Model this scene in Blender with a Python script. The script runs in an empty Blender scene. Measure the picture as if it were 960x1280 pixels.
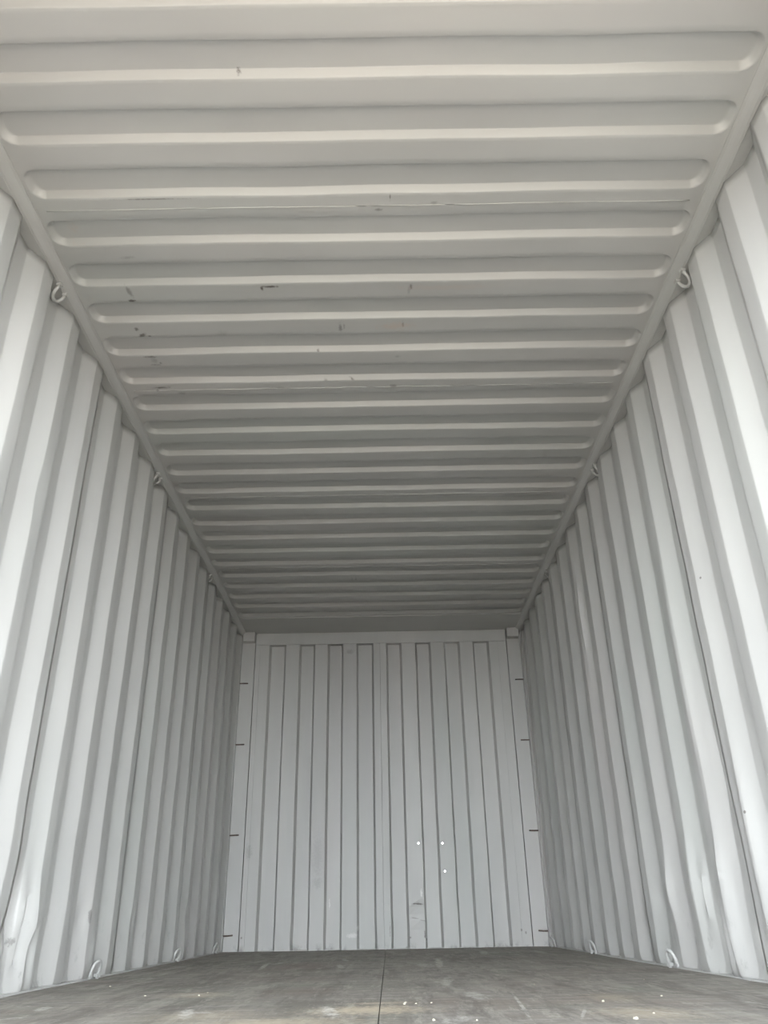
import bpy, bmesh, math, random
from mathutils import Vector, Matrix, noise
C = bpy.context.scene.collection
SC = bpy.context.scene
R = math.radians

# ------------------------------------------------------------------ camera
# world: x across the container, y into it (doorway at y = 0.6), z up from the container floor
F_PX, PITCH, YAW, ROLL, CX, CZ = 997.57, 0.470743, 0.00296, -0.019153, 0.02734, 0.1987
fw = Vector((math.sin(YAW)*math.cos(PITCH), math.cos(YAW)*math.cos(PITCH), math.sin(PITCH)))
r0 = fw.cross(Vector((0, 0, 1))).normalized()
u0 = r0.cross(fw)
r1 = r0*math.cos(ROLL) + u0*math.sin(ROLL)
u1 = -r0*math.sin(ROLL) + u0*math.cos(ROLL)
cam_data = bpy.data.cameras.new('camera')
cam_data.sensor_fit = 'VERTICAL'
cam_data.sensor_height = 32.0
cam_data.lens = 32.0*F_PX/1280.0
cam = bpy.data.objects.new('camera', cam_data)
C.objects.link(cam)
cam.matrix_world = Matrix(((r1.x, u1.x, -fw.x, CX), (r1.y, u1.y, -fw.y, 0.0), (r1.z, u1.z, -fw.z, CZ), (0, 0, 0, 1)))
SC.camera = cam

# ------------------------------------------------------------------ light
SC.view_settings.view_transform = 'Standard'
SC.view_settings.look = 'None'
SC.view_settings.gamma = 1.0
SC.view_settings.exposure = 1.83
SC.cycles.max_bounces = 14
SC.cycles.diffuse_bounces = 10
SC.cycles.sample_clamp_indirect = 0
world = bpy.data.worlds.new('sky')
SC.world = world
world.use_nodes = True
wn = world.node_tree.nodes
wl = world.node_tree.links
sky = wn.new('ShaderNodeTexSky')
sky.sky_type = 'NISHITA'
sky.sun_disc = False
sky.sun_elevation = R(52)
sky.sun_rotation = R(35)
sky.air_density = 1.0
sky.dust_density = 4.0
sky.ozone_density = 1.0
veil = wn.new('ShaderNodeMix')           # thin bright cloud veil over the blue
veil.data_type = 'RGBA'
veil.inputs['Factor'].default_value = 0.8
tc = wn.new('ShaderNodeTexCoord')
sp = wn.new('ShaderNodeSeparateXYZ'); wl.new(tc.outputs['Generated'], sp.inputs[0])
grad = wn.new('ShaderNodeMapRange'); grad.interpolation_type = 'SMOOTHSTEP'   # haze: brightest low down, all the way round
grad.inputs['From Min'].default_value = 0.0; grad.inputs['From Max'].default_value = 0.75
wl.new(sp.outputs[2], grad.inputs['Value'])
haze = wn.new('ShaderNodeMix'); haze.data_type = 'RGBA'
haze.inputs[6].default_value = (16.2, 17.0, 17.6, 1)
haze.inputs[7].default_value = (5.2, 5.6, 6.2, 1)
wl.new(grad.outputs[0], haze.inputs[0])
wl.new(haze.outputs[2], veil.inputs[7])
wl.new(sky.outputs[0], veil.inputs[6])
wl.new(veil.outputs[2], wn['Background'].inputs[0])
wn['Background'].inputs[1].default_value = 0.35

sun_data = bpy.data.lights.new('sun', 'SUN')
sun_data.energy = 0.9
sun_data.color = (1.0, 0.94, 0.84)
sun_data.angle = R(2)
sun = bpy.data.objects.new('sun', sun_data)
C.objects.link(sun)
SUN_EL, SUN_AZ = R(52), R(35)            # azimuth from +y (behind the container) towards +x
sd = Vector((math.sin(SUN_AZ)*math.cos(SUN_EL), math.cos(SUN_AZ)*math.cos(SUN_EL), math.sin(SUN_EL)))
sun.rotation_euler = sd.to_track_quat('Z', 'Y').to_euler()
sun.location = sd*20

# ------------------------------------------------------------------ dimensions
Y0, Y1 = 0.60, 6.51        # doorway, inner face of the end wall
W = 1.176                  # inner crest of the side corrugation
DEP = 0.038
HR = 2.346                 # underside of top rails
HC = 2.373                 # roof sheet
ROOF0, RP = 1.4905, 0.209  # lower edge of the bright flank of corrugation 0, pitch

# ------------------------------------------------------------------ helpers
def tag(o, label=None, cat=None, group=None, kind=None):
    if label: o['label'] = label
    if cat: o['category'] = cat
    if group: o['group'] = group
    if kind: o['kind'] = kind
    return o

def empty(name, loc, label=None, cat=None, group=None, kind=None):
    o = bpy.data.objects.new(name, None)
    C.objects.link(o)
    o.location = loc
    o.empty_display_size = 0.1
    return tag(o, label, cat, group, kind)

def link(name, me, mat, parent=None, smooth=False):
    o = bpy.data.objects.new(name, me)
    C.objects.link(o)
    if not me.materials: me.materials.append(mat)
    if smooth: me.polygons.foreach_set('use_smooth', [True]*len(me.polygons))
    if parent:
        o.parent = parent
        o.matrix_parent_inverse = Matrix.Translation(-Vector(parent.location))
    return o

def mesh(name, verts, faces, mat, parent=None, smooth=False):
    me = bpy.data.meshes.new(name)
    me.from_pydata(verts, [], faces)
    me.update()
    return link(name, me, mat, parent, smooth)

def bm_obj(name, bm, mat, parent=None, smooth=False, bevel=0):
    bmesh.ops.recalc_face_normals(bm, faces=bm.faces)
    me = bpy.data.meshes.new(name)
    bm.to_mesh(me); bm.free()
    o = link(name, me, mat, parent, smooth)
    if bevel:
        m = o.modifiers.new('bevel', 'BEVEL'); m.width = bevel; m.segments = 2; m.limit_method = 'ANGLE'
    return o

def box(bm, x0, x1, y0, y1, z0, z1):
    v = [bm.verts.new((x, y, z)) for z in (z0, z1) for y in (y0, y1) for x in (x0, x1)]
    for f in ((0,2,3,1), (4,5,7,6), (0,1,5,4), (2,6,7,3), (0,4,6,2), (1,3,7,5)):
        bm.faces.new([v[i] for i in f])

def prism(bm, prof, y0, y1):
    """extrude an x/z polygon along y"""
    a = [bm.verts.new((x, y0, z)) for x, z in prof]
    b = [bm.verts.new((x, y1, z)) for x, z in prof]
    n = len(prof)
    bm.faces.new(a[::-1]); bm.faces.new(b)
    for i in range(n):
        j = (i+1) % n
        bm.faces.new((a[i], a[j], b[j], b[i]))

def tube_mesh(name, pts, rad, seg=10):
    """a bent round bar with closed ends"""
    vs, fs = [], []
    pts = [Vector(p) for p in pts]
    n = len(pts)
    up = Vector((1, 0, 0))
    for i, p in enumerate(pts):
        t = (pts[min(i+1, n-1)]-pts[max(i-1, 0)]).normalized()
        a = t.cross(up)
        if a.length < 1e-4: a = t.cross(Vector((0, 0, 1)))
        a.normalize(); b = t.cross(a)
        for k in range(seg):
            th = 2*math.pi*k/seg
            vs.append(p + rad*(a*math.cos(th)+b*math.sin(th)))
    for i in range(n-1):
        for k in range(seg):
            l = (k+1) % seg
            fs.append((i*seg+k, i*seg+l, (i+1)*seg+l, (i+1)*seg+k))
    fs.append(tuple(range(seg))[::-1]); fs.append(tuple((n-1)*seg+k for k in range(seg)))
    me = bpy.data.meshes.new(name); me.from_pydata(vs, [], fs); me.update()
    me.polygons.foreach_set('use_smooth', [True]*len(me.polygons))
    return me

def nz(x, y, z, s=1.0):
    return noise.noise(Vector((x*s, y*s, z*s)))

# ------------------------------------------------------------------ materials
def stain_group():
    g = bpy.data.node_groups.new('mark_mask', 'ShaderNodeTree')
    I = g.interface
    for n, t in (('Position', 'NodeSocketVector'), ('Center', 'NodeSocketVector'), ('Turn', 'NodeSocketVector'), ('Size', 'NodeSocketVector')):
        I.new_socket(n, in_out='INPUT', socket_type=t)
    I.new_socket('Softness', in_out='INPUT', socket_type='NodeSocketFloat')
    I.new_socket('Mask', in_out='OUTPUT', socket_type='NodeSocketFloat')
    N, L = g.nodes, g.links
    i = N.new('NodeGroupInput'); o = N.new('NodeGroupOutput')
    mp = N.new('ShaderNodeMapping'); mp.vector_type = 'TEXTURE'
    L.new(i.outputs['Position'], mp.inputs['Vector']); L.new(i.outputs['Center'], mp.inputs['Location'])
    L.new(i.outputs['Turn'], mp.inputs['Rotation']); L.new(i.outputs['Size'], mp.inputs['Scale'])
    ln = N.new('ShaderNodeVectorMath'); ln.operation = 'LENGTH'; L.new(mp.outputs[0], ln.inputs[0])
    tn = N.new('ShaderNodeTexNoise'); tn.inputs['Scale'].default_value = 55; tn.inputs['Detail'].default_value = 6; tn.inputs['Roughness'].default_value = .65
    L.new(i.outputs['Position'], tn.inputs['Vector'])
    ad = N.new('ShaderNodeMath'); ad.operation = 'MULTIPLY_ADD'; ad.inputs[1].default_value = 2.2
    L.new(tn.outputs[0], ad.inputs[0])
    sb = N.new('ShaderNodeMath'); sb.operation = 'SUBTRACT'; sb.inputs[1].default_value = 1.1
    L.new(ln.outputs['Value'], sb.inputs[0]); L.new(sb.outputs[0], ad.inputs[2])
    mr = N.new('ShaderNodeMapRange'); mr.interpolation_type = 'SMOOTHSTEP'
    mr.inputs['From Min'].default_value = 1.0
    s2 = N.new('ShaderNodeMath'); s2.operation = 'SUBTRACT'; s2.inputs[0].default_value = 1.0
    L.new(i.outputs['Softness'], s2.inputs[1]); L.new(s2.outputs[0], mr.inputs['From Max'])
    L.new(ad.outputs[0], mr.inputs['Value'])
    L.new(mr.outputs[0], o.inputs[0])
    return g
MARK = stain_group()

class Mat:
    def __init__(s, name, rough=0.5, spec=0.5):
        s.m = bpy.data.materials.new(name); s.m.use_nodes = True
        s.N = s.m.node_tree.nodes; s.L = s.m.node_tree.links
        s.b = s.N['Principled BSDF']
        s.b.inputs['Roughness'].default_value = rough
        s.b.inputs['Specular IOR Level'].default_value = spec
        g = s.N.new('ShaderNodeNewGeometry'); s.pos = g.outputs['Position']
    def noise(s, scale, stretch=(1, 1, 1), detail=4, rough=.55, off=0):
        mp = s.N.new('ShaderNodeMapping'); mp.inputs['Scale'].default_value = stretch
        mp.inputs['Location'].default_value = (off, off*.7, off*.3)
        s.L.new(s.pos, mp.inputs[0])
        t = s.N.new('ShaderNodeTexNoise'); t.inputs['Scale'].default_value = scale
        t.inputs['Detail'].default_value = detail; t.inputs['Roughness'].default_value = rough
        s.L.new(mp.outputs[0], t.inputs['Vector'])
        return t.outputs[0]
    def ramp(s, src, lo, hi, a=0.0, b=1.0):
        r = s.N.new('ShaderNodeMapRange'); r.inputs['From Min'].default_value = lo; r.inputs['From Max'].default_value = hi
        r.inputs['To Min'].default_value = a; r.inputs['To Max'].default_value = b
        s.L.new(src, r.inputs['Value']); return r.outputs[0]
    def mix(s, fac, a, b):
        m = s.N.new('ShaderNodeMix'); m.data_type = 'RGBA'
        for sock, v in ((m.inputs[6], a), (m.inputs[7], b)):
            if isinstance(v, tuple): sock.default_value = (*v, 1)
            else: s.L.new(v, sock)
        if isinstance(fac, float): m.inputs[0].default_value = fac
        else: s.L.new(fac, m.inputs[0])
        return m.outputs[2]
    def mul(s, a, b):
        m = s.N.new('ShaderNodeMath'); m.operation = 'MULTIPLY'
        for sock, v in ((m.inputs[0], a), (m.inputs[1], b)):
            if isinstance(v, (int, float)): sock.default_value = v
            else: s.L.new(v, sock)
        return m.outputs[0]
    def mark(s, c, size, turn=(0, 0, 0), soft=.5):
        g = s.N.new('ShaderNodeGroup'); g.node_tree = MARK
        s.L.new(s.pos, g.inputs['Position'])
        g.inputs['Center'].default_value = c; g.inputs['Size'].default_value = size
        g.inputs['Turn'].default_value = turn; g.inputs['Softness'].default_value = soft
        return g.outputs[0]
    def marks(s, lst):
        out = None
        for a in lst:
            o = s.mark(*a[:4]) if len(a) >= 4 else s.mark(*a)
            if len(a) > 4: o = s.mul(o, a[4])
            if out is None: out = o
            else:
                m = s.N.new('ShaderNodeMath'); m.operation = 'MAXIMUM'
                s.L.new(out, m.inputs[0]); s.L.new(o, m.inputs[1]); out = m.outputs[0]
        return out
    def base(s, col): s.L.new(col, s.b.inputs['Base Color'])
    def bump(s, h, strength, dist):
        b = s.N.new('ShaderNodeBump'); b.inputs['Strength'].default_value = strength; b.inputs['Distance'].default_value = dist
        s.L.new(h, b.inputs['Height']); s.L.new(b.outputs[0], s.b.inputs['Normal'])

PAINT_A, PAINT_B = (.405, .402, .388), (.475, .470, .452)
def paint(name, stretch, rough=.32, extra=None, coarse=1.0):
    m = Mat(name, rough, .6)
    c = m.mix(m.ramp(m.noise(2.2*coarse, stretch), .35, .65), PAINT_A, PAINT_B)
    # faint greenish / pinkish drift of the aged paint
    c = m.mix(m.ramp(m.noise(1.4, stretch, off=7), .52, .75, 0, .35), c, (.475, .43, .42))
    c = m.mix(m.ramp(m.noise(1.7, stretch, off=19), .52, .75, 0, .35), c, (.395, .44, .405))
    # grime specks and rubbed patches
    c = m.mix(m.ramp(m.noise(38, (1, 1, 1), 6, .7, off=3), .70, .80, 0, .35), c, (.30, .28, .26))
    if extra: c = extra(m, c)
    m.base(c)
    h = m.noise(14, stretch, 3)
    m.bump(h, .25, .004)
    return m.m

def wall_extra(m, c):
    # scuffs and grime near the floor
    z = m.N.new('ShaderNodeSeparateXYZ'); m.L.new(m.pos, z.inputs[0])
    low = m.ramp(z.outputs[2], .35, .0, 0, 1)
    c = m.mix(m.mul(low, m.ramp(m.noise(22, (1, 1, .5), 6, .7, off=5), .56, .70, 0, .75)), c, (.25, .24, .23))
    sc = m.marks([((1.18, 2.72, .482), (.05, .006, .006), (0, 0, 0), .4),
                  ((1.18, 2.715, 1.287), (.05, .006, .006), (0, 0, 0), .4),
                  ((-1.18, 3.60, .225), (.06, .012, .03), (0, 0, 0), .5, .7),
                  ((-1.18, 2.95, .15), (.06, .02, .02), (0, 0, 0), .5, .6)])
    return m.mix(sc, c, (.16, .15, .14))

def ceil_extra(m, c):
    Z = HC
    dk = [((-.387, 2.343, Z), (.034, .007, .03), (0, 0, 0), .5), ((-.420, 2.352, Z), (.007, .014, .03), (0, 0, 0), .5),
          ((.156, 2.352, Z), (.007, .014, .03), (0, 0, 0), .5, .8), ((.148, 2.37, Z), (.006, .025, .03), (0, 0, 0), .6, .3),
          ((-.934, 2.36, Z), (.008, .035, .03), (0, 0, -.15), .6, .55), ((-.94, 2.408, Z), (.012, .008, .03), (0, 0, 0), .5),
          ((-.968, 2.580, Z), (.008, .012, .03), (0, 0, 0), .5, .8), ((-.952, 2.612, Z), (.020, .009, .03), (0, 0, -.5), .5, .9),
          ((-.925, 2.620, Z), (.006, .006, .03), (0, 0, 0), .5, .7),
          ((-.955, 2.757, Z), (.028, .006, .03), (0, 0, 0), .5, .8), ((-.948, 2.785, Z), (.013, .026, .03), (0, 0, 0), .7, .45),
          ((-.950, 2.812, Z), (.020, .006, .03), (0, 0, 0), .5, .8), ((-.925, 2.800, Z), (.006, .008, .03), (0, 0, 0), .5, .8),
          ((-.970, 2.982, Z), (.038, .007, .03), (0, 0, 0), .5, .85), ((-.992, 3.003, Z), (.008, .010, .03), (0, 0, 0), .5, .5),
          ((-.885, 3.03, Z), (.02, .010, .03), (0, 0, 0), .5, .35),
          ((-.130, 2.59, Z), (.007, .03, .03), (0, 0, 0), .5, .6), ((-.115, 2.578, Z), (.005, .02, .03), (0, 0, 0), .5, .4),
          ((.128, 2.575, Z), (.005, .02, .03), (0, 0, 0), .5, .55), ((.108, 2.785, Z), (.015, .010, .03), (0, 0, 0), .5, .3),
          ((.088, 3.00, Z), (.016, .014, .03), (0, 0, 0), .6, .65), ((-.10, 2.945, Z), (.012, .005, .03), (0, 0, .5), .5, .8),
          ((-.215, 2.95, Z), (.010, .006, .03), (0, 0, 0), .5, .5), ((-.235, 2.74, Z), (.006, .004, .03), (0, 0, 0), .5, .7),
          ((.034, 1.975, Z), (.012, .008, .03), (0, 0, 0), .5, .6), ((.074, 1.925, Z), (.0025, .014, .03), (0, 0, 0), .4, .7),
          ((.225, 1.95, Z), (.01, .007, .03), (0, 0, 0), .5, .35),
          ((-.364, 1.475, Z), (.007, .008, .03), (0, 0, 0), .4, .9), ((-.72, 1.916, Z), (.11, .0022, .03), (0, 0, .01), .3, .6),
          ((-.43, 2.995, Z), (.02, .004, .03), (0, 0, 0), .5, .4),
          ((-.167, 5.35, Z), (.006, .05, .03), (0, 0, 0), .5, .7), ((-.195, 5.35, Z), (.005, .05, .03), (0, 0, 0), .5, .4),
          ((-.89, 2.18, Z), (.022, .008, .03), (0, 0, 0), .6, .3), ((-.62, 2.62, Z), (.03, .02, .03), (0, 0, 0), .8, .2)]
    dk = [(a[0], (a[1][0]*1.35, a[1][1]*1.35, a[1][2]), a[2], min(1.0, a[3]+.35), (a[4] if len(a) > 4 else 1.0)) for a in dk]
    c = m.mix(m.marks(dk), c, (.10, .085, .075))
    rust = [((.10, 2.585, Z), (.10, .03, .03), (0, 0, 0), .9, .35), ((-1.05, 2.06, Z), (.05, .06, .03), (0, 0, 0), .9, .3),
            ((.28, 2.36, Z), (.25, .02, .03), (0, 0, 0), .9, .15)]
    return m.mix(m.marks(rust), c, (.50, .36, .28))

def back_extra(m, c):
    z = m.N.new('ShaderNodeSeparateXYZ'); m.L.new(m.pos, z.inputs[0])
    low = m.ramp(z.outputs[2], .05, .0, 0, 1)
    c = m.mix(m.mul(low, m.ramp(m.noise(12, (1, 1, .6), 6, .7, off=5), .50, .62, 0, .8)), c, (.20, .19, .18))
    dk = [((.237, 6.51, .288), (.045, .08, .007), (0, .06, 0), .5, .8), ((.215, 6.51, .195), (.04, .08, .005), (0, .15, 0), .6, .5),
          ((.27, 6.51, .18), (.03, .08, .004), (0, .2, 0), .6, .4),
          ((.284, 6.51, .09), (.006, .08, .03), (0, 0, 0), .5, .9), ((.296, 6.51, .06), (.006, .08, .012), (0, 0, 0), .5, .8),
          ((.178, 6.51, .071), (.008, .08, .008), (0, 0, 0), .5, .6), ((.98, 6.51, .105), (.009, .08, .012), (0, 0, 0), .5, .6),
          ((1.012, 6.51, .088), (.008, .08, .010), (0, 0, 0), .5, .6), ((-1.04, 6.51, .09), (.008, .08, .010), (0, 0, 0), .5, .7),
          ((.033, 6.51, .12), (.004, .08, .06), (0, 0, 0), .5, .5),
          ((-.50, 6.51, .62), (.05, .08, .22), (0, 0, 0), .9, .16), ((-.50, 6.51, .44), (.05, .08, .06), (0, 0, 0), .9, .2),
          ((-.26, 6.51, 2.2), (.05, .08, .03), (0, 0, 0), .9, .3), ((-1.02, 6.51, .66), (.03, .08, .07), (0, 0, 0), .7, .25)]
    c = m.mix(m.marks(dk), c, (.12, .10, .09))
    wt = [((-.41, 6.51, .30), (.008, .08, .04), (0, 0, 0), .6, .6), ((-.20, 6.51, .14), (.012, .08, .03), (0, 0, 0), .6, .5),
          ((-.24, 6.51, .09), (.05, .08, .02), (0, 0, 0), .6, .35), ((.268, 6.51, .36), (.01, .08, .03), (0, 0, 0), .6, .5)]
    return m.mix(m.marks(wt), c, (.80, .79, .76))

M_WALL = paint('side_wall_paint', (1, 1, .25), extra=wall_extra)
M_CEIL = paint('roof_paint', (.25, 1, 1), rough=.32, extra=ceil_extra)
M_BACK = paint('end_wall_paint', (1, 1, .2), rough=.5, extra=back_extra)
M_RAIL = paint('rail_paint', (1, .3, 1))
M_RING = paint('ring_paint', (1, 1, 1), rough=.3)
def dark_steel():
    m = Mat('rusted_steel', .7)
    m.base(m.mix(m.ramp(m.noise(30), .4, .6), (.07, .06, .055), (.16, .12, .10)))
    return m.m
M_DARK = dark_steel()

def floor_mat():
    m = Mat('worn_plywood', .62, .35)
    c = m.mix(m.ramp(m.noise(3.0, (.6, 1.6, 1), 6, .65), .32, .68), (.18, .160, .136), (.285, .257, .218))
    c = m.mix(m.ramp(m.noise(9, (.35, 2.5, 1), 5, .7, off=4), .42, .66, 0, .55), c, (.37, .355, .325))
    c = m.mix(m.ramp(m.noise(7, (.5, 2.0, 1), 6, .7, off=11), .55, .70, 0, .6), c, (.12, .112, .10))
    c = m.mix(m.ramp(m.noise(2.1, (1, 1, 1), 4, .6, off=23), .50, .68, 0, .45), c, (.20, .22, .165))     # olive old coating
    c = m.mix(m.ramp(m.noise(1.9, (1, 1, 1), 4, .6, off=31), .52, .68, 0, .4), c, (.22, .165, .135))     # bare reddish ply
    c = m.mix(m.ramp(m.noise(16, (.8, 1.2, 1), 8, .75, off=41), .50, .64, 0, .5), c, (.125, .112, .098))
    c = m.mix(m.ramp(m.noise(24, (.8, 1.3, 1), 8, .75, off=53), .56, .66, 0, .55), c, (.37, .34, .29))
    c = m.mix(m.ramp(m.noise(55, (.6, 1.6, 1), 5, .7, off=61), .60, .66, 0, .5), c, (.46, .44, .40))
    c = m.mix(m.ramp(m.noise(5, (1.6, .30, 1), 7, .7, off=87), .50, .60, 0, .55), c, (.115, .102, .088))
    c = m.mix(m.ramp(m.noise(8, (1.7, .28, 1), 7, .72, off=93), .52, .60, 0, .5), c, (.37, .345, .30))
    c = m.mix(m.ramp(m.noise(19, (1.8, .30, 1), 7, .75, off=99), .57, .63, 0, .5), c, (.42, .395, .34))
    c = m.mix(m.ramp(m.noise(14, (1.8, .25, 1), 7, .72, off=105), .56, .64, 0, .5), c, (.10, .09, .08))
    # fine grain
    c = m.mix(m.ramp(m.noise(60, (.15, 1, 1), 3, .6, off=2), .45, .62, 0, .25), c, (.15, .14, .13))
    sand = [((-.03, 2.28, 0), (.22, .16, .1), (0, 0, 0), 1.0, .75), ((.0, 2.45, 0), (.12, .05, .1), (0, 0, 0), 1.0, .6),
            ((-.22, 2.05, 0), (.30, .14, .1), (0, 0, 0), 1.0, .5), ((-.42, 2.2, 0), (.20, .2, .1), (0, 0, 0), 1.0, .3),
            ((.60, 2.10, 0), (.16, .22, .1), (0, 0, .3), 1.0, .45), ((.62, 2.5, 0), (.10, .2, .1), (0, 0, 0), 1.0, .3),
            ((-.56, 2.82, 0), (.12, .12, .1), (0, 0, 0), .9, .4)]
    c = m.mix(m.marks(sand), c, (.52, .44, .32))
    red = [((-.40, 4.4, 0), (.22, .45, .1), (0, 0, 0), .8, .4), ((-.25, 2.9, 0), (.2, .25, .1), (0, 0, 0), .9, .3)]
    c = m.mix(m.marks(red), c, (.20, .14, .12))
    def seg(x0, y0, x1, y1, w, a=.8, soft=.5):
        dx, dy = x1-x0, y1-y0
        return (((x0+x1)/2, (y0+y1)/2, 0), (w, math.hypot(dx, dy)/2, .1), (0, 0, -math.atan2(dx, dy)), soft, a)
    wh = [seg(.383, 2.74, .322, 1.93, .006, .55), seg(-.562, 4.10, -.611, 4.86, .016, .7), seg(-.58, 4.5, -.50, 4.95, .02, .4),
          seg(-.14, 2.42, -.10, 2.10, .022, .9), seg(-.50, 2.42, -.44, 2.14, .022, .7), seg(-.47, 2.33, -.40, 2.26, .02, .4),
          seg(.29, 5.0, .245, 3.98, .024, .8), seg(.18, 4.55, .20, 4.05, .05, .5), seg(.25, 3.5, .20, 2.9, .022, .45),
          seg(.262, 2.80, .27, 2.44, .035, .5), seg(.24, 2.62, .32, 2.60, .03, .4), seg(.19, 2.12, .14, 1.95, .04, .5),
          seg(.63, 5.9, .58, 5.3, .03, .6), seg(.96, 5.9, .93, 5.3, .03, .4), seg(-.226, 4.5, -.186, 4.1, .02, .5), seg(-.23, 5.1, -.2, 4.85, .02, .6),
          seg(.13, 5.9, .10, 5.4, .04, .3), seg(.50, 2.27, .43, 1.99, .006, .5), seg(-.93, 3.35, -.84, 3.6, .012, .6), seg(-.99, 3.1, -.90, 3.9, .012, .35),
          seg(-.91, 2.56, -.88, 2.40, .022, .6), seg(-.86, 2.30, -.90, 2.15, .022, .6), seg(-1.0, 2.60, -.96, 2.52, .02, .5),
          seg(-.80, 2.95, -.62, 3.0, .01, .5), seg(-.62, 2.80, -.52, 2.88, .012, .6), seg(-.36, 2.56, -.27, 2.57, .010, .5),
          seg(-.30, 2.72, -.24, 2.70, .010, .45), seg(.62, 3.0, .78, 2.6, .008, .35), seg(.55, 2.26, .7, 2.0, .008, .4), seg(-1.05, 4.2, -.98, 4.8, .02, .4),
          seg(-.94, 3.78, -.97, 3.66, .018, .6), seg(.88, 2.4, .95, 2.1, .008, .45)]
    c = m.mix(m.mul(m.marks(wh), m.ramp(m.noise(28, (1.4, .6, 1), 6, .75, off=77), .40, .56, .1, 1)), c, (.58, .56, .51))
    dk = [seg(.52, 2.60, .60, 2.54, .010, .6), seg(.78, 2.62, .90, 2.48, .010, .6), seg(.85, 2.2, .93, 2.08, .010, .6),
          seg(-.7, 3.1, -.4, 3.15, .02, .3), seg(-.06, 2.10, .0, 2.11, .012, .5)]
    c = m.mix(m.marks(dk), c, (.045, .042, .038))
    m.base(c)
    m.bump(m.noise(26, (.4, 1.5, 1), 5, .7, off=6), .5, .004)
    return m.m
M_FLOOR = floor_mat()

def ground_mat():
    m = Mat('yard_concrete', .85, .2)
    c = m.mix(m.ramp(m.noise(.8, (1, 1, 1), 6, .6), .3, .7), (.28, .245, .195), (.34, .30, .245))
    m.base(c); m.bump(m.noise(20), .4, .01)
    return m.m
M_GROUND = ground_mat()
def chip_mat():
    m = Mat('pale_chip', .8); m.base(m.mix(m.ramp(m.noise(60), .4, .6), (.46, .43, .34), (.36, .33, .26))); return m.m
M_CHIP = chip_mat()

# ------------------------------------------------------------------ ground outside
bm = bmesh.new(); box(bm, -45, 45, -60, 50, -1.35, -1.15)
g = bm_obj('ground', bm, M_GROUND); tag(g, 'pale concrete yard outside the open container doors', 'ground', kind='structure')

# ------------------------------------------------------------------ floor of plywood boards
fl = empty('floor', (0, 3.5, 0), 'worn grey brown plywood floor of the container', 'floor', kind='structure')
bm = bmesh.new(); box(bm, -1.21, 1.21, Y0, Y1+.05, -.16, -.030)
bm_obj('floor_beam', bm, M_DARK, fl)
def floor_col(x0, x1, cuts):
    for a, b in zip(cuts[:-1], cuts[1:]):
        nx, ny = 10, max(2, int((b-a)/.12))
        vs, fs = [], []
        e = .0006
        for j in range(ny+1):
            for i in range(nx+1):
                x = x0+e+(x1-x0-2*e)*i/nx; y = a+e+(b-a-2*e)*j/ny
                vs.append((x, y, .0025*nz(x, y, 1, 2.2)+.0015*nz(x, y, 4, 7)))
        k = nx+1
        for j in range(ny):
            for i in range(nx):
                fs.append((j*k+i, j*k+i+1, (j+1)*k+i+1, (j+1)*k+i))
        n = len(vs)
        rim = [i for i in range(k)] + [j*k+nx for j in range(1, ny+1)] + [ny*k+i for i in range(nx-1, -1, -1)] + [j*k for j in range(ny-1, 0, -1)]
        low = {}
        for q in rim:
            low[q] = len(vs); vs.append((vs[q][0], vs[q][1], -.028))
        for q in range(len(rim)):
            p, r_ = rim[q], rim[(q+1) % len(rim)]
            fs.append((r_, p, low[p], low[r_]))
        fs.append(tuple(low[q] for q in rim)[::-1])
        mesh('plywood_board', vs, fs, M_FLOOR, fl)
floor_col(-1.175, -.0006, [Y0, 2.45, 4.87, Y1])
floor_col(.0006, 1.175, [Y0, 1.37, 3.79, 6.20, Y1])

# ------------------------------------------------------------------ side walls: pressed corrugated sheets
def corr_profile(y_end, pitch, y_from, y_to):
    """(y, depth 0 = inner crest .. 1 = outer) with rounded bends; y_end = inner end of a door-facing flank"""
    sl, rr = .068*pitch/.278, .0036
    crest = (pitch-2*sl)/2
    pts = []
    k0 = math.floor((y_from-y_end)/pitch)-1
    k1 = math.ceil((y_to-y_end)/pitch)+1
    for k in range(k0, k1+1):
        b = y_end+k*pitch
        for y, d, sgn in ((b, 0, -1), (b+crest, 0, 1), (b+crest+sl, 1, -1), (b+2*crest+sl, 1, 1)):
            # flat before / after bend: build three points
            if (d, sgn) == (0, -1): pts += [(y-rr, rr/sl), (y, .25*rr/sl), (y+rr, 0)]
            elif (d, sgn) == (0, 1): pts += [(y-rr, 0), (y, .25*rr/sl), (y+rr, rr/sl)]
            elif (d, sgn) == (1, -1): pts += [(y-rr, 1-rr/sl), (y, 1-.25*rr/sl), (y+rr, 1)]
            else: pts += [(y-rr, 1), (y, 1-.25*rr/sl), (y+rr, 1-rr/sl)]
            # middle of following flat
        # extra midpoints
    full = []
    for (a, da), (b, db) in zip(pts[:-1], pts[1:]):
        full.append((a, da))
        m_ = int((b-a)/.013)
        for q in range(1, m_): full.append((a+(b-a)*q/m_, da+(db-da)*q/m_))
    full.append(pts[-1])
    def at(y):
        for (a, da), (b, db) in zip(full[:-1], full[1:]):
            if a <= y <= b: return da+(db-da)*(y-a)/(b-a)
        return 0
    return [(y_from, at(y_from))]+[q for q in full if y_from+.004 < q[0] < y_to-.004]+[(y_to, at(y_to))]

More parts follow.
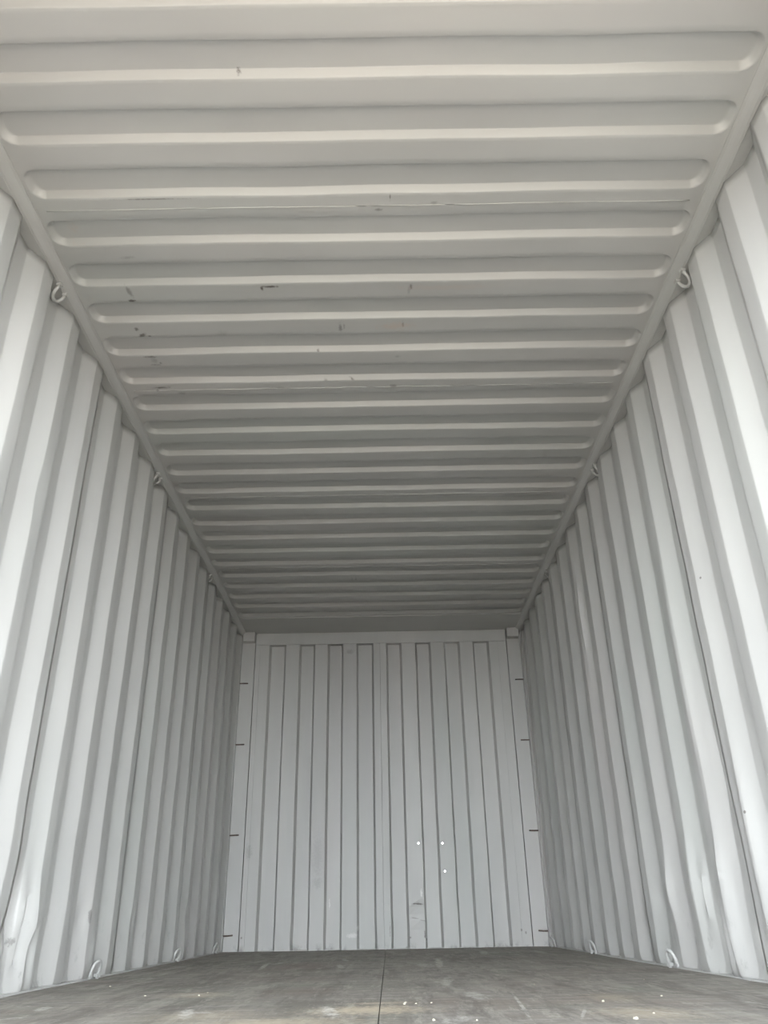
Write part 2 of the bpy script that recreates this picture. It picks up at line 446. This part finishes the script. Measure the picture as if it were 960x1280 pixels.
DENTS_L = [  # y, z, ry, rz, depth (positive = pushed outwards)
    (2.925, .21, .016, .09, .024), (2.965, .24, .012, .12, -.022), (2.995, .13, .014, .06, .020), (3.03, .20, .012, .04, -.012), (2.87, .13, .03, .06, -.022), (3.05, .12, .02, .09, .018), (2.90, .30, .02, .06, .014), (2.80, .13, .05, .07, .015), (3.02, .25, .02, .08, -.012),
    (3.16, .11, .03, .06, .012), (3.56, .22, .02, .04, .014), (3.66, .10, .03, .05, -.010), (4.22, .20, .02, .07, .014), (4.62, .15, .03, .05, .012),
    (2.62, .35, .06, .18, -.014), (3.40, .30, .02, .15, .010), (5.15, .20, .03, .05, .015), (2.35, .9, .06, .15, .010), (4.9, .42, .02, .05, -.012),
    (5.35, .22, .04, .06, .014), (2.45, 1.55, .05, .10, .008)]
DENTS_R = [
    (2.90, .12, .03, .05, .022), (3.02, .24, .018, .16, -.024), (3.06, .12, .015, .08, .022), (3.20, .14, .02, .09, .022), (3.26, .26, .012, .12, -.016), (2.72, .40, .02, .2, -.018), (3.33, .30, .03, .14, -.012), (3.48, .10, .03, .06, .016),
    (3.62, .28, .02, .10, -.012), (3.85, .25, .02, .06, .014), (4.10, .18, .02, .12, -.012), (4.35, .12, .03, .06, .016), (4.62, .30, .02, .10, .010),
    (4.90, .20, .02, .10, -.012), (4.45, 1.75, .012, .30, -.020), (4.56, 1.55, .015, .25, .012), (3.05, 1.0, .02, .4, -.008), (2.62, .55, .03, .2, .010),
    (2.45, .35, .04, .10, -.012), (2.95, .62, .015, .25, .010), (5.3, .22, .03, .08, .014)]
ZL = [0.0, .012, .025]+[.045+.018*i for i in range(31)]+[.62+.075*i for i in range(22)]+[2.27, 2.31, HR+.003]

def wall_sheet(sgn, prof, y_lap, parent, dents, seed):
    vs, fs = [], []
    n = len(prof)
    y_l = prof[-1][0]-.008 if y_lap else 1e9
    for z in ZL:
        g = max(0.0, 1-z/.75)
        for i, (y, d) in enumerate(prof):
            ed = min(1.0, (y-prof[0][0])/.06, (prof[-1][0]-y)/.06)     # keep sheet edges together
            tp = min(1.0, (HR-z)/.25+.1)
            yy = y + (.0035+.010*g)*nz(y*2.2+seed, z*2.6, 3.1*sgn, 2.0)
            xx = W + d*DEP + tp*(.0025+.004*g)*nz(y*3+seed, z*2.1, 7.7, 1.7)
            xx -= .0026*max(0.0, min(1.0, (y-y_l+.010)/.008))          # the nearer sheet laps over the next one
            for (dy, dz, ry, rz, dd) in dents:
                q = ((yy-dy)/ry)**2+((z-dz)/rz)**2
                if q < 6: xx += dd*math.exp(-q)
            xx = max(xx, W-.014) if z > .03 else max(W-.004, xx)
            if z < .03: xx = xx*(.6+z/.03*.4) + (W+.014)*(.4-z/.03*.4)   # foot of the sheet drawn in to the weld
            vs.append((sgn*xx, yy, z))
    for j in range(len(ZL)-1):
        for i in range(n-1):
            a, b, c, d = j*n+i, j*n+i+1, (j+1)*n+i+1, (j+1)*n+i
            fs.append((a, b, c, d) if sgn < 0 else (a, d, c, b))
    o = mesh('wall_panel', vs, fs, M_WALL, parent, smooth=True)
    so = o.modifiers.new('sheet', 'SOLIDIFY'); so.thickness = .002; so.offset = -1
    o.data.set_sharp_from_angle(angle=R(40)) if hasattr(o.data, 'set_sharp_from_angle') else None
    return o

for sgn, side, ye, pitch, dents in ((-1, 'left', 1.8790, .2868, DENTS_L), (1, 'right', 1.5700, .2912, DENTS_R)):
    w = empty('wall_'+side, (sgn*W, 3.5, 0), 'light grey corrugated steel side wall on the %s' % side, 'wall', kind='structure')
    # sheets of four corrugations, welded on the door-facing flank
    s0 = ye+.064 - (pitch if sgn < 0 else 0)
    cuts = []
    k = 0
    while s0-k*4*pitch > Y0+.25: cuts.append(s0-k*4*pitch); k += 1
    cuts = [Y0]+cuts[::-1]
    y = s0+4*pitch
    while y < Y1-.25: cuts.append(y); y += 4*pitch
    cuts.append(Y1+.035)
    for a, b in zip(cuts[:-1], cuts[1:]):
        lap = b < Y1
        prof = corr_profile(ye, pitch, a, b+(.008 if lap else 0))
        wall_sheet(sgn, prof, lap, w, dents, 2.0+sgn)

# ------------------------------------------------------------------ bottom lips, top rails
for n, sgn, side in ((1, -1, 'left'), (2, 1, 'right')):
    t = empty('trim_%d' % n, (sgn*W, 3.5, HR), 'grey steel top rail above the %s wall' % side, 'rail', kind='structure')
    bm = bmesh.new()
    prof = [(W+.002, HR), (W-.010, HR+.0015), (W-.022, HR+.008), (W-.033, HR+.016), (W-.040, HC+.002), (W-.040, HC+.022), (W+.062, HC+.022), (W+.062, HR)]
    prism(bm, [(sgn*x, z) for x, z in prof], Y0, Y1+.14)
    bm_obj('top_rail', bm, M_RAIL, t, bevel=.002)
    # weld beads: rail to wall and rail to roof
    pts = [(sgn*(W-.001+.0012*nz(y, 1, 1, 30)), y, HR-.0005) for y in [Y0+.02+i*.03 for i in range(int((Y1-Y0-.03)/.03))]]
    link('weld_seam', tube_mesh('weld_seam', pts, .0014, 6), M_RAIL, t)
    pts = [(sgn*(W-.040+.0012*nz(y, 2, 1, 30)), y, HC) for y in [Y0+.02+i*.03 for i in range(int((Y1-Y0-.45)/.03))]]
    link('weld_seam', tube_mesh('weld_seam', pts, .002, 6), M_RAIL, t)
for n, sgn, side in ((3, -1, 'left'), (4, 1, 'right')):
    bm = bmesh.new()
    prism(bm, [(sgn*x, z) for x, z in ((W-.001, -.03), (W-.001, .001), (W+.004, .005), (W+.050, .005), (W+.050, -.16), (W+.02, -.16))], Y0, Y1+.02)
    o = bm_obj('trim_%d' % n, bm, M_WALL); tag(o, 'painted steel lip along the foot of the %s wall' % side, 'rail', kind='structure')

# ------------------------------------------------------------------ roof sheets
ceil = empty('ceiling', (0, 3.5, HC), 'light grey pressed steel roof with shallow cross grooves', 'ceiling', kind='structure')
GW, GL, SL, GD, RC = .0590, 1.128, .0175, .0235, .045
def groove_h(x, y, yc, hl):
    # signed distance inside a rounded rectangle with half sizes hl, GW
    qx, qy = abs(x)-(hl-RC), abs(y-yc)-(GW-RC)
    d = math.hypot(max(qx, 0), max(qy, 0))+min(max(qx, qy), 0)-RC
    sl = SL
    if y < yc and abs(x) < hl-.08: sl = .016
    t = max(0.0, min(1.0, -d/sl))
    e = .14
    if t < e: t2 = t*t/(2*e)
    elif t > 1-e: t2 = (1-e)-(1-t)**2/(2*e)
    else: t2 = t-e/2
    return GD*t2/(1-e)
def xs_list():
    xs = [-(W-.036)]+[-(1.132-i*.0035) for i in range(24)]
    m = xs[-1]
    xs += [m+(0-m)*i/14 for i in range(1, 15)]
    return xs+[-x for x in xs[:-1][::-1]]
XS = xs_list()
last = 22
def roof_sheet(i0, i1, ya, yb):
    ys = {round(ya, 4), round(yb, 4)}
    for i in range(i0, i1+1):
        ye = ROOF0+i*RP; yc = ye-GW
        for off in [0, .0015, .003, .0048, .009, .0125, .0142, .0160, .0175, .019, .0225, .028, .036, .045, .055]:
            for q in (ye-off, yc-GW+off):
                if ya < q < yb: ys.add(round(q, 4))
        for q in (ye+.012, ye+.03, ye+.05, ye+.07):
            if ya < q < yb: ys.add(round(q, 4))
    ys = sorted(ys)
    vs, fs = [], []
    for y in ys:
        for x in XS:
            z = HC
            wy = y + .0035*nz(x*1.3, math.floor((y-ROOF0+.16)/RP)*5.3, 2, 2.0)*min(1, (y-ya)/.03, (yb-y)/.03)
            for i in range(i0, i1+1):
                yc = ROOF0+i*RP-GW
                if abs(y-yc) < GW+.001:
                    z += groove_h(x, y, yc, GL+.004*math.sin(i*2.3))
            z += .003*nz(x*1.1, y*1.6, 9, 2.2)*min(1, (1.14-abs(x))/.2)
            vs.append((x, wy, z))
    n = len(XS)
    for j in range(len(ys)-1):
        for i in range(n-1):
            a, b, c, d = j*n+i, j*n+i+1, (j+1)*n+i+1, (j+1)*n+i
            fs.append((a, d, c, b))
    return mesh('roof_panel', vs, fs, M_CEIL, ceil, smooth=True)
# joints lie in the flats after corrugations 2, 7, 12, 17 (five grooves to a sheet)
jy = lambda i: ROOF0+i*RP+.050
edges = [(-4, -3, Y0, jy(-3)), (-2, 2, jy(-3), jy(2)), (3, 7, jy(2), jy(7)), (8, 12, jy(7), jy(12)), (13, 17, jy(12), jy(17)), (18, 22, jy(17), ROOF0+22*RP+.035)]
for e in edges: roof_sheet(*e)
for i in (-3, 2, 7, 12, 17):
    y = jy(i)
    pts = [(x, y+.0012*nz(x, i, 1, 25), HC-.0006+.003*nz(x*1.1, y*1.6, 9, 2.2)*min(1, (1.14-abs(x))/.2)) for x in [-1.10+.05*k for k in range(45)]]
    link('weld_seam', tube_mesh('weld_seam', pts, .0022, 6), M_CEIL, ceil)
# outer skin over the roof edges so that no light leaks, and the plain closing plate at the end wall
bm = bmesh.new(); box(bm, -(W-.036), W-.036, ROOF0+22*RP+.030, Y1+.10, HC-.004, HC+.004)
bm_obj('closing_plate', bm, M_CEIL, ceil, bevel=.001)
YP = ROOF0+22*RP+.030

# ------------------------------------------------------------------ end wall
bw = empty('wall_back', (0, Y1, 0), 'light grey corrugated steel end wall at the far end', 'wall', kind='structure')
HT = 2.268
E_ = [(-.932, -.808), (-.679, -.562), (-.441, -.326), (-.200, -.072), (.049, .165), (.295, .410), (.536, .656), (.780, .902)]
prof = [(-1.050, 0)]
for a, b in E_:
    prof += [(a-.009, 0), (a-.0065, .0025), (a+.0065, .0425), (a+.009, .045), ((a+b)/2, .045), (b-.009, .045), (b-.0065, .0425), (b+.0065, .0025), (b+.009, 0)]
prof += [(1.046, 0)]
HOLES = [(.259, .699), (.440, .696), (.449, .503)]
def back_sheet(pr):
    zs = [0, .02, .06, .12, .18, .22, .27, .32, .4, .6, .9, 1.3, 1.8, 2.1, HT-.02, HT]
    for hx, hz in HOLES:
        if pr[0][0] < hx < pr[-1][0]: zs += [hz-.0055, hz+.0055]
    zs = sorted(set(zs))
    xs = [p[0] for p in pr]
    full = list(pr)
    for hx, hz in HOLES:
        for q in (hx-.0045, hx+.0045):
            for (a, da), (b, db) in zip(pr[:-1], pr[1:]):
                if a < q < b: full.append((q, da+(db-da)*(q-a)/(b-a)))
    full.sort()
    n = len(full)
    vs, fs = [], []
    for z in zs:
        for x, d in full:
            k = .003*nz(x*2, z*1.5, 5, 2)
            g = max(0, 1-z/.3)
            if .18 < x < .29: k += .010*math.exp(-((z-.27)/.03)**2)-.006*math.exp(-((z-.19)/.03)**2)
            vs.append((x+.006*g*nz(x*4, z*3, 8, 2)+.002*nz(x, z*2, 8, 2), Y1+d+k*min(1, (HT-z)/.1)*max(0, min(1, (.97-abs(x))/.06)), z))
    for j in range(len(zs)-1):
        for i in range(n-1):
            cx, cz = (full[i][0]+full[i+1][0])/2, (zs[j]+zs[j+1])/2
            if any(abs(cx-hx) < .0045 and abs(cz-hz) < .0055 for hx, hz in HOLES): continue
            a, b, c, d = j*n+i, j*n+i+1, (j+1)*n+i+1, (j+1)*n+i
            fs.append((a, b, c, d))
    o = mesh('wall_panel', vs, fs, M_BACK, bw)
    so = o.modifiers.new('sheet', 'SOLIDIFY'); so.thickness = .002; so.offset = -1
    return o
# sheets of the end wall: narrow edge strips lapped over the corrugated middle
back_sheet([(-1.0125, 0)]+prof[1:1+9*4]+[(-.014, 0)])
back_sheet([(-.026, .004), (-.015, .004), (-.008, 0)]+prof[1+9*4:-1]+[(.9785, 0)])
for x0, x1 in ((-1.054, -1.016), (.982, 1.054)):
    bm = bmesh.new(); box(bm, x0, x1, Y1-.002, Y1+.003, 0, HT)
    s_ = 1 if x0 > 0 else -1; box(bm, min(s_*(1.000 if s_ < 0 else .965), s_*1.0540), max(s_*(1.000 if s_ < 0 else .965), s_*1.0540), Y1+.0035, Y1+.094, 0, HT)  # unseen backing block added behind the strip gap to stop light leaking in
    bm_obj('edge_strip', bm, M_BACK, bw, bevel=.0008)
# header rail above the corrugation
bm = bmesh.new(); box(bm, -1.0545, 1.0545, Y1-.004, Y1+.09, HT, HC-.003)
o = bm_obj('trim_5', bm, M_BACK, bevel=.003); tag(o, 'flat steel header rail across the top of the end wall', 'rail', kind='structure')
# sill under the end wall
bm = bmesh.new(); box(bm, -1.21, 1.21, Y1+.002, Y1+.10, -.16, .004)
o = bm_obj('trim_6', bm, M_BACK, bevel=.002); tag(o, 'steel sill under the end wall', 'rail', kind='structure')
# corner posts with their castings
for n, sgn, side in ((7, -1, 'left'), (8, 1, 'right')):
    t = empty('trim_%d' % n, (sgn*1.12, Y1+.05, 0), 'grey steel corner post at the %s end of the back wall' % side, 'post', kind='structure')
    bm = bmesh.new()
    i, o_ = 1.0615, 1.172
    yb = Y1+.012
    # channel-shaped post: web facing the doorway, flange returning to the side wall
    P = [(i, yb), (o_, yb), (o_, Y1-.030), (o_+.0045, Y1-.030), (o_+.080, Y1+.02), (o_+.080, Y1+.16), (i-.02, Y1+.16), (i-.02, Y1+.095), (i, Y1+.095)]
    a = [bm.verts.new((sgn*x, y, 0)) for x, y in P]; b = [bm.verts.new((sgn*x, y, HC-.004)) for x, y in P]
    bm.faces.new(a); bm.faces.new(b[::-1])
    for q in range(len(P)):
        w_ = (q+1) % len(P); bm.faces.new((a[q], a[w_], b[w_], b[q]))
    bm_obj('corner_post', bm, M_BACK, t, bevel=.002)
    bm = bmesh.new(); box(bm, sgn*1.060 if sgn > 0 else -1.160, 1.160 if sgn > 0 else -1.060, Y1-.055, Y1+.028, 2.292, HC-.0045)
    bm_obj('corner_casting', bm, M_BACK, t, bevel=.005)
    if sgn > 0: pass

# ------------------------------------------------------------------ doorway frame
t = empty('trim_9', (0, Y0, 0), 'steel frame of the open doorway', 'frame', kind='structure')
bm = bmesh.new(); box(bm, -1.24, 1.24, Y0-.10, Y0-.002, 2.29, 2.42); bm_obj('door_header', bm, M_RAIL, t, bevel=.006)
bm = bmesh.new(); box(bm, -1.24, 1.24, Y0-.10, Y0-.002, -.16, -.002); bm_obj('door_sill', bm, M_RAIL, t, bevel=.006)
for s in (-1, 1):
    bm = bmesh.new(); box(bm, min(s*1.165, s*1.24), max(s*1.165, s*1.24), Y0-.10, Y0-.002, -.002, 2.29); bm_obj('door_post', bm, M_RAIL, t, bevel=.006)

# ------------------------------------------------------------------ lashing rings
def ring_pts(wd, ht, n=14, lean=0.0):
    """a D of round bar hanging from z = 0, in the y-z plane, leaning to +x"""
    pts = [(0, -wd, .010), (lean*.25, -wd, -ht*.30)]
    for k in range(n+1):
        a = math.pi*(1+k/n)
        pts.append((lean*(.35+.65*abs(math.sin(a))), wd*math.cos(a), -ht*.42+ht*.58*math.sin(a)))
    pts += [(lean*.25, wd, -ht*.30), (0, wd, .010)]
    return pts
top_me = tube_mesh('bar', ring_pts(.028, .042, lean=.028), .0066)
bot_me = tube_mesh('bar', [(x, y, -z) for x, y, z in ring_pts(.026, .058, lean=-.018)], .0066)
def plate():
    bm = bmesh.new(); box(bm, -.009, .009, -.010, .010, -.006, .006)
    me = bpy.data.meshes.new('weld_pad'); bmesh.ops.recalc_face_normals(bm, faces=bm.faces); bm.to_mesh(me); bm.free(); return me
pad_me = plate()
for me in (top_me, bot_me, pad_me): me.materials.append(M_RING)
order = {0: 'nearest', 1: 'middle', 2: 'farthest'}
def ring(name, loc, sgn, bar, wd, label, group, rz=0, dz=0, tilt=0):
    rz = rz*sgn
    t = empty(name, loc, label, 'ring', group)
    for nm, me, yo, off in (('bar', bar, 0, 0), ('weld_pad', pad_me, -wd, dz), ('weld_pad', pad_me, wd, dz)):
        o = bpy.data.objects.new(nm, me); C.objects.link(o); o.parent = t
        o.location = (0, yo, off)
    t.rotation_euler = (tilt, 0, rz + (math.pi if sgn < 0 else 0))
    return t
for sgn, side, ys in ((-1, 'left', (2.312, 3.745, 5.165)), (1, 'right', (2.292, 3.735, 5.190))):
    for i, y in enumerate(ys):
        ring('lashing_ring', (sgn*(W-.006), y, HR-.002), sgn, top_me, .028,
             'small steel lashing ring hanging under the %s top rail, %s of its three' % (side, order[i]), 'lashing rings under the top rails', dz=0)
for sgn, side, ys in ((-1, 'left', (3.715, 5.11, 6.23)), (1, 'right', (3.70, 5.11, 6.33))):
    for i, y in enumerate(ys):
        ring('lashing_ring', (sgn*(W-.004), y, .006), sgn, bot_me, .026,
             'small steel lashing ring at the foot of the %s wall, %s of its three' % (side, order[i]), 'lashing rings along the floor edge', dz=.006, rz=.30)

# ------------------------------------------------------------------ lashing bars on the corner posts
lvl = {0: 'lowest', 1: 'second from the floor', 2: 'third from the floor', 3: 'topmost'}
bar_me = {}
for s in (-1, 1):
    y_ = .0
    me = tube_mesh('rod', [(s*.004, .0, 0), (s*-.030, .004, .001), (s*-.060, .014, .003), (s*-.066, .030, .004)], .0052)
    me.materials.append(M_DARK); bar_me[s] = me
for s, side, zs in ((-1, 'left', (.103, .778, 1.452, 1.945)), (1, 'right', (.097, .772, 1.448, 1.938))):
    for i, z in enumerate(zs):
        o = bpy.data.objects.new('lashing_bar', bar_me[s]); C.objects.link(o)
        o.location = (s*1.170, Y1-.004, z)
        tag(o, 'short dark lashing bar on the %s rear corner post, %s' % (side, lvl[i]), 'bar', 'lashing bars on the rear corner posts')

# ------------------------------------------------------------------ chips of debris on the floor
random.seed(4)
CH = [(-.538, 2.875), (-.548, 2.79), (.063, 2.396, 1.5), (.066, 2.44), (.093, 2.412), (.133, 2.425), (.094, 3.839), (.119, 2.03, 1.5), (.211, 2.014),
      (.566, 2.369, 1.5), (.923, 3.978), (.75, 2.488), (.875, 3.089), (.54, 1.972, 1.6), (.608, 2.077), (-.716, 2.813), (-.957, 3.248, 1.4), (.49, 2.974)]
for c in CH:
    s = (c[2] if len(c) > 2 else 1)*.0032
    bm = bmesh.new()
    n = 7; a0 = random.random()*6
    ring_ = [(s*(.6+.6*random.random())*math.cos(a0+6.283*k/n), s*(.6+.6*random.random())*math.sin(a0+6.283*k/n)) for k in range(n)]
    lo = [bm.verts.new((x, y, 0)) for x, y in ring_]
    hi = [bm.verts.new((x*.8, y*.8, s*(.5+.5*random.random()))) for x, y in ring_]
    bm.faces.new(lo[::-1]); bm.faces.new(hi)
    for k in range(n): bm.faces.new((lo[k], lo[(k+1) % n], hi[(k+1) % n], hi[k]))
    o = bm_obj('debris_chip', bm, M_CHIP)
    o.location = (c[0], c[1], .0025*nz(c[0], c[1], 1, 2.2)+.0015*nz(c[0], c[1], 4, 7)+.0003)
    half = sorted([q for q in CH if (q[0] < 0) == (c[0] < 0)], key=lambda q: (q[0]-CX)/q[1])
    side = 'left' if c[0] < 0 else 'right'
    ords = ['leftmost', 'second from the left', 'third from the left', 'fourth from the left', 'fifth from the left', 'sixth from the left', 'seventh from the left',
            'eighth from the left', 'ninth from the left', 'tenth from the left', 'eleventh from the left', 'twelfth from the left', 'thirteenth from the left', 'fourteenth from the left']
    k = half.index(c)
    tag(o, 'pale chip on the %s half floor, %s there' % (side, 'rightmost' if k == len(half)-1 else ords[k]), 'debris', 'pale chips on the %s half of the floor' % side)
